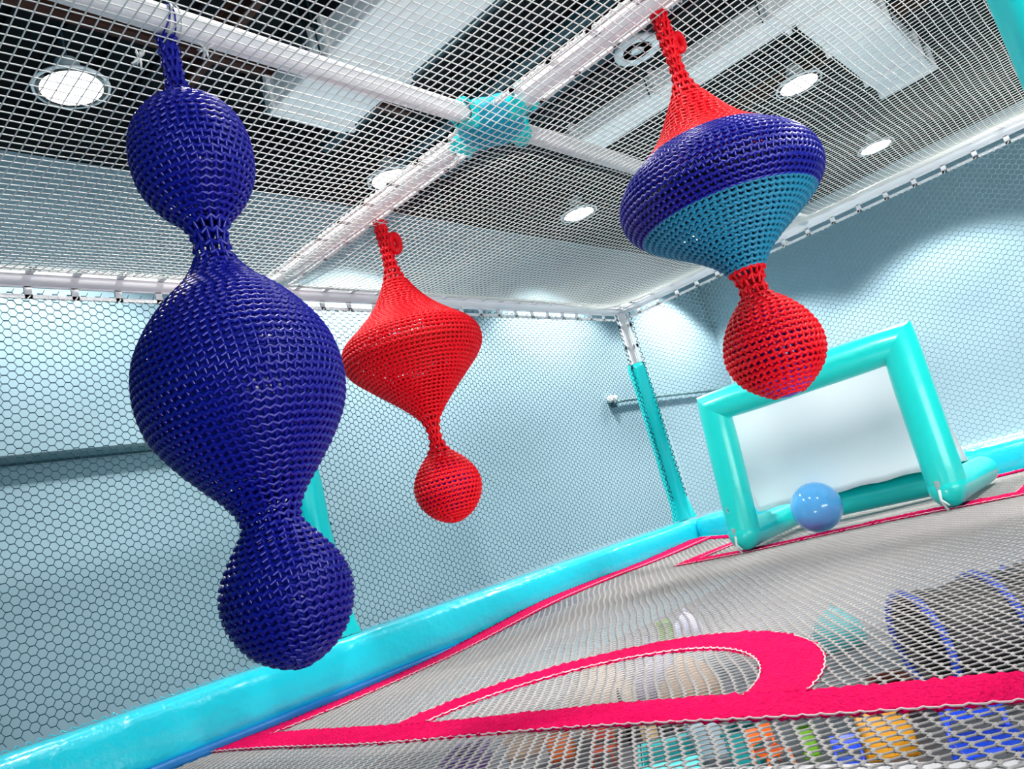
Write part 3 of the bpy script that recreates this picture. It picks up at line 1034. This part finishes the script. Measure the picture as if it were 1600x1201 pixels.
# ------------------------------------------------------------------ toys on the hall floor, seen through the floor net
def bean_bag(x, y, w, h, m, label):
    t = thing('bean_bag', label, 'bean bag', (x, y, FLOOR))
    n, k = 28, 14
    v, f = [], []
    for i in range(k + 1):
        q = i / k
        z = h * q
        r = w / 2 * (math.sin(math.pi * (0.28 + 0.72 * q)) ** 0.75 if q < 1 else 0.02)
        for j in range(n):
            a = 2 * math.pi * j / n
            rr = r * (1 + 0.06 * math.sin(3 * a + q * 4))
            v.append((x + rr * math.cos(a), y + rr * math.sin(a), FLOOR + z))
    for i in range(k):
        for j in range(n):
            p = (j + 1) % n
            f.append((i * n + j, i * n + p, (i + 1) * n + p, (i + 1) * n + j))
    f.append(tuple(range(n - 1, -1, -1))); f.append(tuple(k * n + j for j in range(n)))
    b = MB(); b.add(v, f); b.build('bag', m, t, True)
    b = MB(); b.tube([(x, y, FLOOR + h - 0.01), (x + 0.02, y, FLOOR + h + 0.03), (x + 0.05, y, FLOOR + h)], 0.01, 6); b.build('handle_loop', m, t, True)


def toy_bin(x, y, w, d, h, m, label, rot=0.6, fill=None):
    t = thing('toy_bin', label, 'bin', (x, y, FLOOR))
    c, s_ = math.cos(rot), math.sin(rot)
    R_ = np.array([[c, -s_, 0], [s_, c, 0], [0, 0, 1]])
    b = MB()
    o_ = np.array((x, y, FLOOR))
    b.box(o_ + (0, 0, 0.01), (w, d, 0.02), R_)
    for sg in (-1, 1):
        b.box(o_ + R_ @ (sg * (w / 2 - 0.008), 0, h / 2), (0.016, d, h), R_)
        b.box(o_ + R_ @ (0, sg * (d / 2 - 0.008), h / 2), (w, 0.016, h), R_)
    bevel(b.build('tub', m, t), 0.004)
    b = MB()
    for sg in (-1, 1):
        b.box(o_ + R_ @ (sg * w / 2, 0, h - 0.01), (0.03, d + 0.03, 0.02), R_)
        b.box(o_ + R_ @ (0, sg * d / 2, h - 0.01), (w + 0.03, 0.03, 0.02), R_)
    bevel(b.build('rim', m, t), 0.004)


def kids_chair(x, y, s_, m, label, rot=0.0):
    t = thing('kids_chair', label, 'chair', (x, y, FLOOR))
    c, q = math.cos(rot), math.sin(rot)
    R_ = np.array([[c, -q, 0], [q, c, 0], [0, 0, 1]])
    o_ = np.array((x, y, FLOOR))
    b = MB(); b.box(o_ + (0, 0, 0.5 * s_), (0.9 * s_, 0.9 * s_, 0.07 * s_), R_); bevel(b.build('seat', m, t), 0.01)
    b = MB(); b.box(o_ + R_ @ (0.42 * s_, 0, 0.95 * s_), (0.06 * s_, 0.9 * s_, 0.5 * s_), R_); bevel(b.build('backrest', m, t), 0.01)
    for sx_ in (-1, 1):
        for sy_ in (-1, 1):
            b = MB(); b.tube([o_ + R_ @ (sx_ * 0.44 * s_, sy_ * 0.44 * s_, 0), o_ + R_ @ (sx_ * 0.38 * s_, sy_ * 0.38 * s_, (0.9 if sx_ > 0 else 0.5) * s_)], 0.05 * s_, 8)
            b.build('leg', m, t, True)


bean_bag(5.18, 4.24, 0.58, 0.52, 'cream', 'cream bean bag seen through the net inside the pink half circle')
bean_bag(5.62, 3.98, 0.40, 0.52, 'lilac', 'lilac bean bag between the cream and the tan one below the net')
bean_bag(5.22, 3.44, 0.50, 0.46, 'tan', 'tan bean bag at the right end of the pink half circle below the net')
kids_chair(4.95, 3.74, 0.28, 'black', 'black kids chair between the cream and tan bean bags', 2.2)
kids_chair(4.44, 3.74, 0.18, 'redp', 'brick red kids chair below the near pink line', 0.4)
toy_bin(4.60, 4.25, 0.22, 0.18, 0.18, 'orange', 'small orange bin in front of the cream bean bag')
toy_bin(4.35, 5.0, 0.42, 0.30, 0.16, 'purple', 'dark purple toy bin at the lower edge of the picture')
toy_bin(4.75, 4.75, 0.36, 0.25, 0.20, 'tan', 'tan toy bin behind the purple one')
toy_bin(4.16, 3.02, 0.46, 0.34, 0.17, 'cyanp', 'light cyan toy bin at the lower edge of the picture', 0.6)
toy_bin(4.55, 2.95, 0.26, 0.22, 0.22, 'paleb', 'pale blue grey toy bin behind the light cyan one', 0.3)
toy_bin(4.37, 2.63, 0.17, 0.17, 0.20, 'tealp', 'small teal bin left of the orange chair', 0.2)
kids_chair(4.28, 2.43, 0.18, 'orange', 'small orange kids chair between the teal bin and the green block', 1.0)
toy_bin(4.44, 2.28, 0.09, 0.09, 0.16, 'green', 'narrow leaf green bin right of the orange chair', 0.5)
toy_bin(4.52, 1.86, 0.36, 0.26, 0.26, 'yellow', 'amber yellow storage bin below the near pink line', 0.35)
kids_chair(4.12, 1.93, 0.16, 'bluep', 'small blue kids chair in front of the amber yellow bin', 0.3)
toy_bin(3.95, 1.62, 0.18, 0.14, 0.10, 'whitep', 'white tray beside the small blue chair', 0.4)
kids_chair(4.10, 1.25, 0.32, 'bluep', 'larger blue kids chair near the lower right corner', 0.5)
kids_chair(4.55, 0.95, 0.30, 'black', 'black kids chair behind the larger blue one', 0.9)
bean_bag(6.85, 2.93, 0.42, 0.34, 'cyanp', 'cyan bean bag deep below the middle of the floor net')
bean_bag(8.05, 5.10, 0.32, 0.30, 'lilac', 'far lilac bean bag near the hall wall below the net')
toy_bin(7.95, 5.35, 0.18, 0.18, 0.25, 'green', 'far green bin beside the lilac bean bag near the hall wall')
b = MB(); b.box((4.36, 3.27, FLOOR + 0.16), (0.08, 0.08, 0.32)); b.box((4.36, 3.27, FLOOR + 0.015), (0.2, 0.2, 0.03))
tag(bevel(b.build('wooden_stand', 'wood'), 0.008), 'pale wooden stand behind the light cyan bin', 'stand')

# play tunnel: blue hoops, black skin, box in its mouth
t = thing('play_tunnel', 'play tunnel with royal blue hoops and a dark skin below the right pink line', 'tunnel', (5.6, 1.55, FLOOR))
ax_ = np.array((0.62, -0.79, 0.0)); sd_ = np.array((0.79, 0.62, 0.0))
for k in range(4):
    c0 = np.array((5.30, 1.80, FLOOR + 0.33)) + ax_ * 0.45 * k
    aa = np.linspace(0, 2 * math.pi, 40, endpoint=False)
    b = MB(); b.tube(c0 + sd_ * (0.42 * np.cos(aa))[:, None] + np.array((0, 0, 1)) * (0.30 * np.sin(aa))[:, None], 0.024, 10, closed=True)
    b.build('hoop', 'bluep', t, True)
v, f = [], []
n = 32
for k in range(13):
    c0 = np.array((5.30, 1.80, FLOOR + 0.33)) + ax_ * 0.45 * 3 * k / 12
    rr = 1.0 - 0.05 * (k % 4 == 2)
    for j in range(n):
        q = 2 * math.pi * j / n
        v.append(c0 + sd_ * 0.41 * rr * math.cos(q) + np.array((0, 0, 0.29 * rr * math.sin(q))))
for k in range(12):
    for j in range(n):
        p = (j + 1) % n
        f.append((k * n + j, k * n + p, (k + 1) * n + p, (k + 1) * n + j))
b = MB(); b.add(v, f); o = b.build('skin', 'black', t, True)
sm = o.modifiers.new('thick', 'SOLIDIFY'); sm.thickness = 0.004
toy_bin(5.15, 2.0, 0.30, 0.20, 0.18, 'brown', 'red brown box in front of the play tunnel', 0.5)
bean_bag(7.6, 1.75, 0.40, 0.30, 'bluep', 'royal blue bean bag at the right edge, deep below the net')
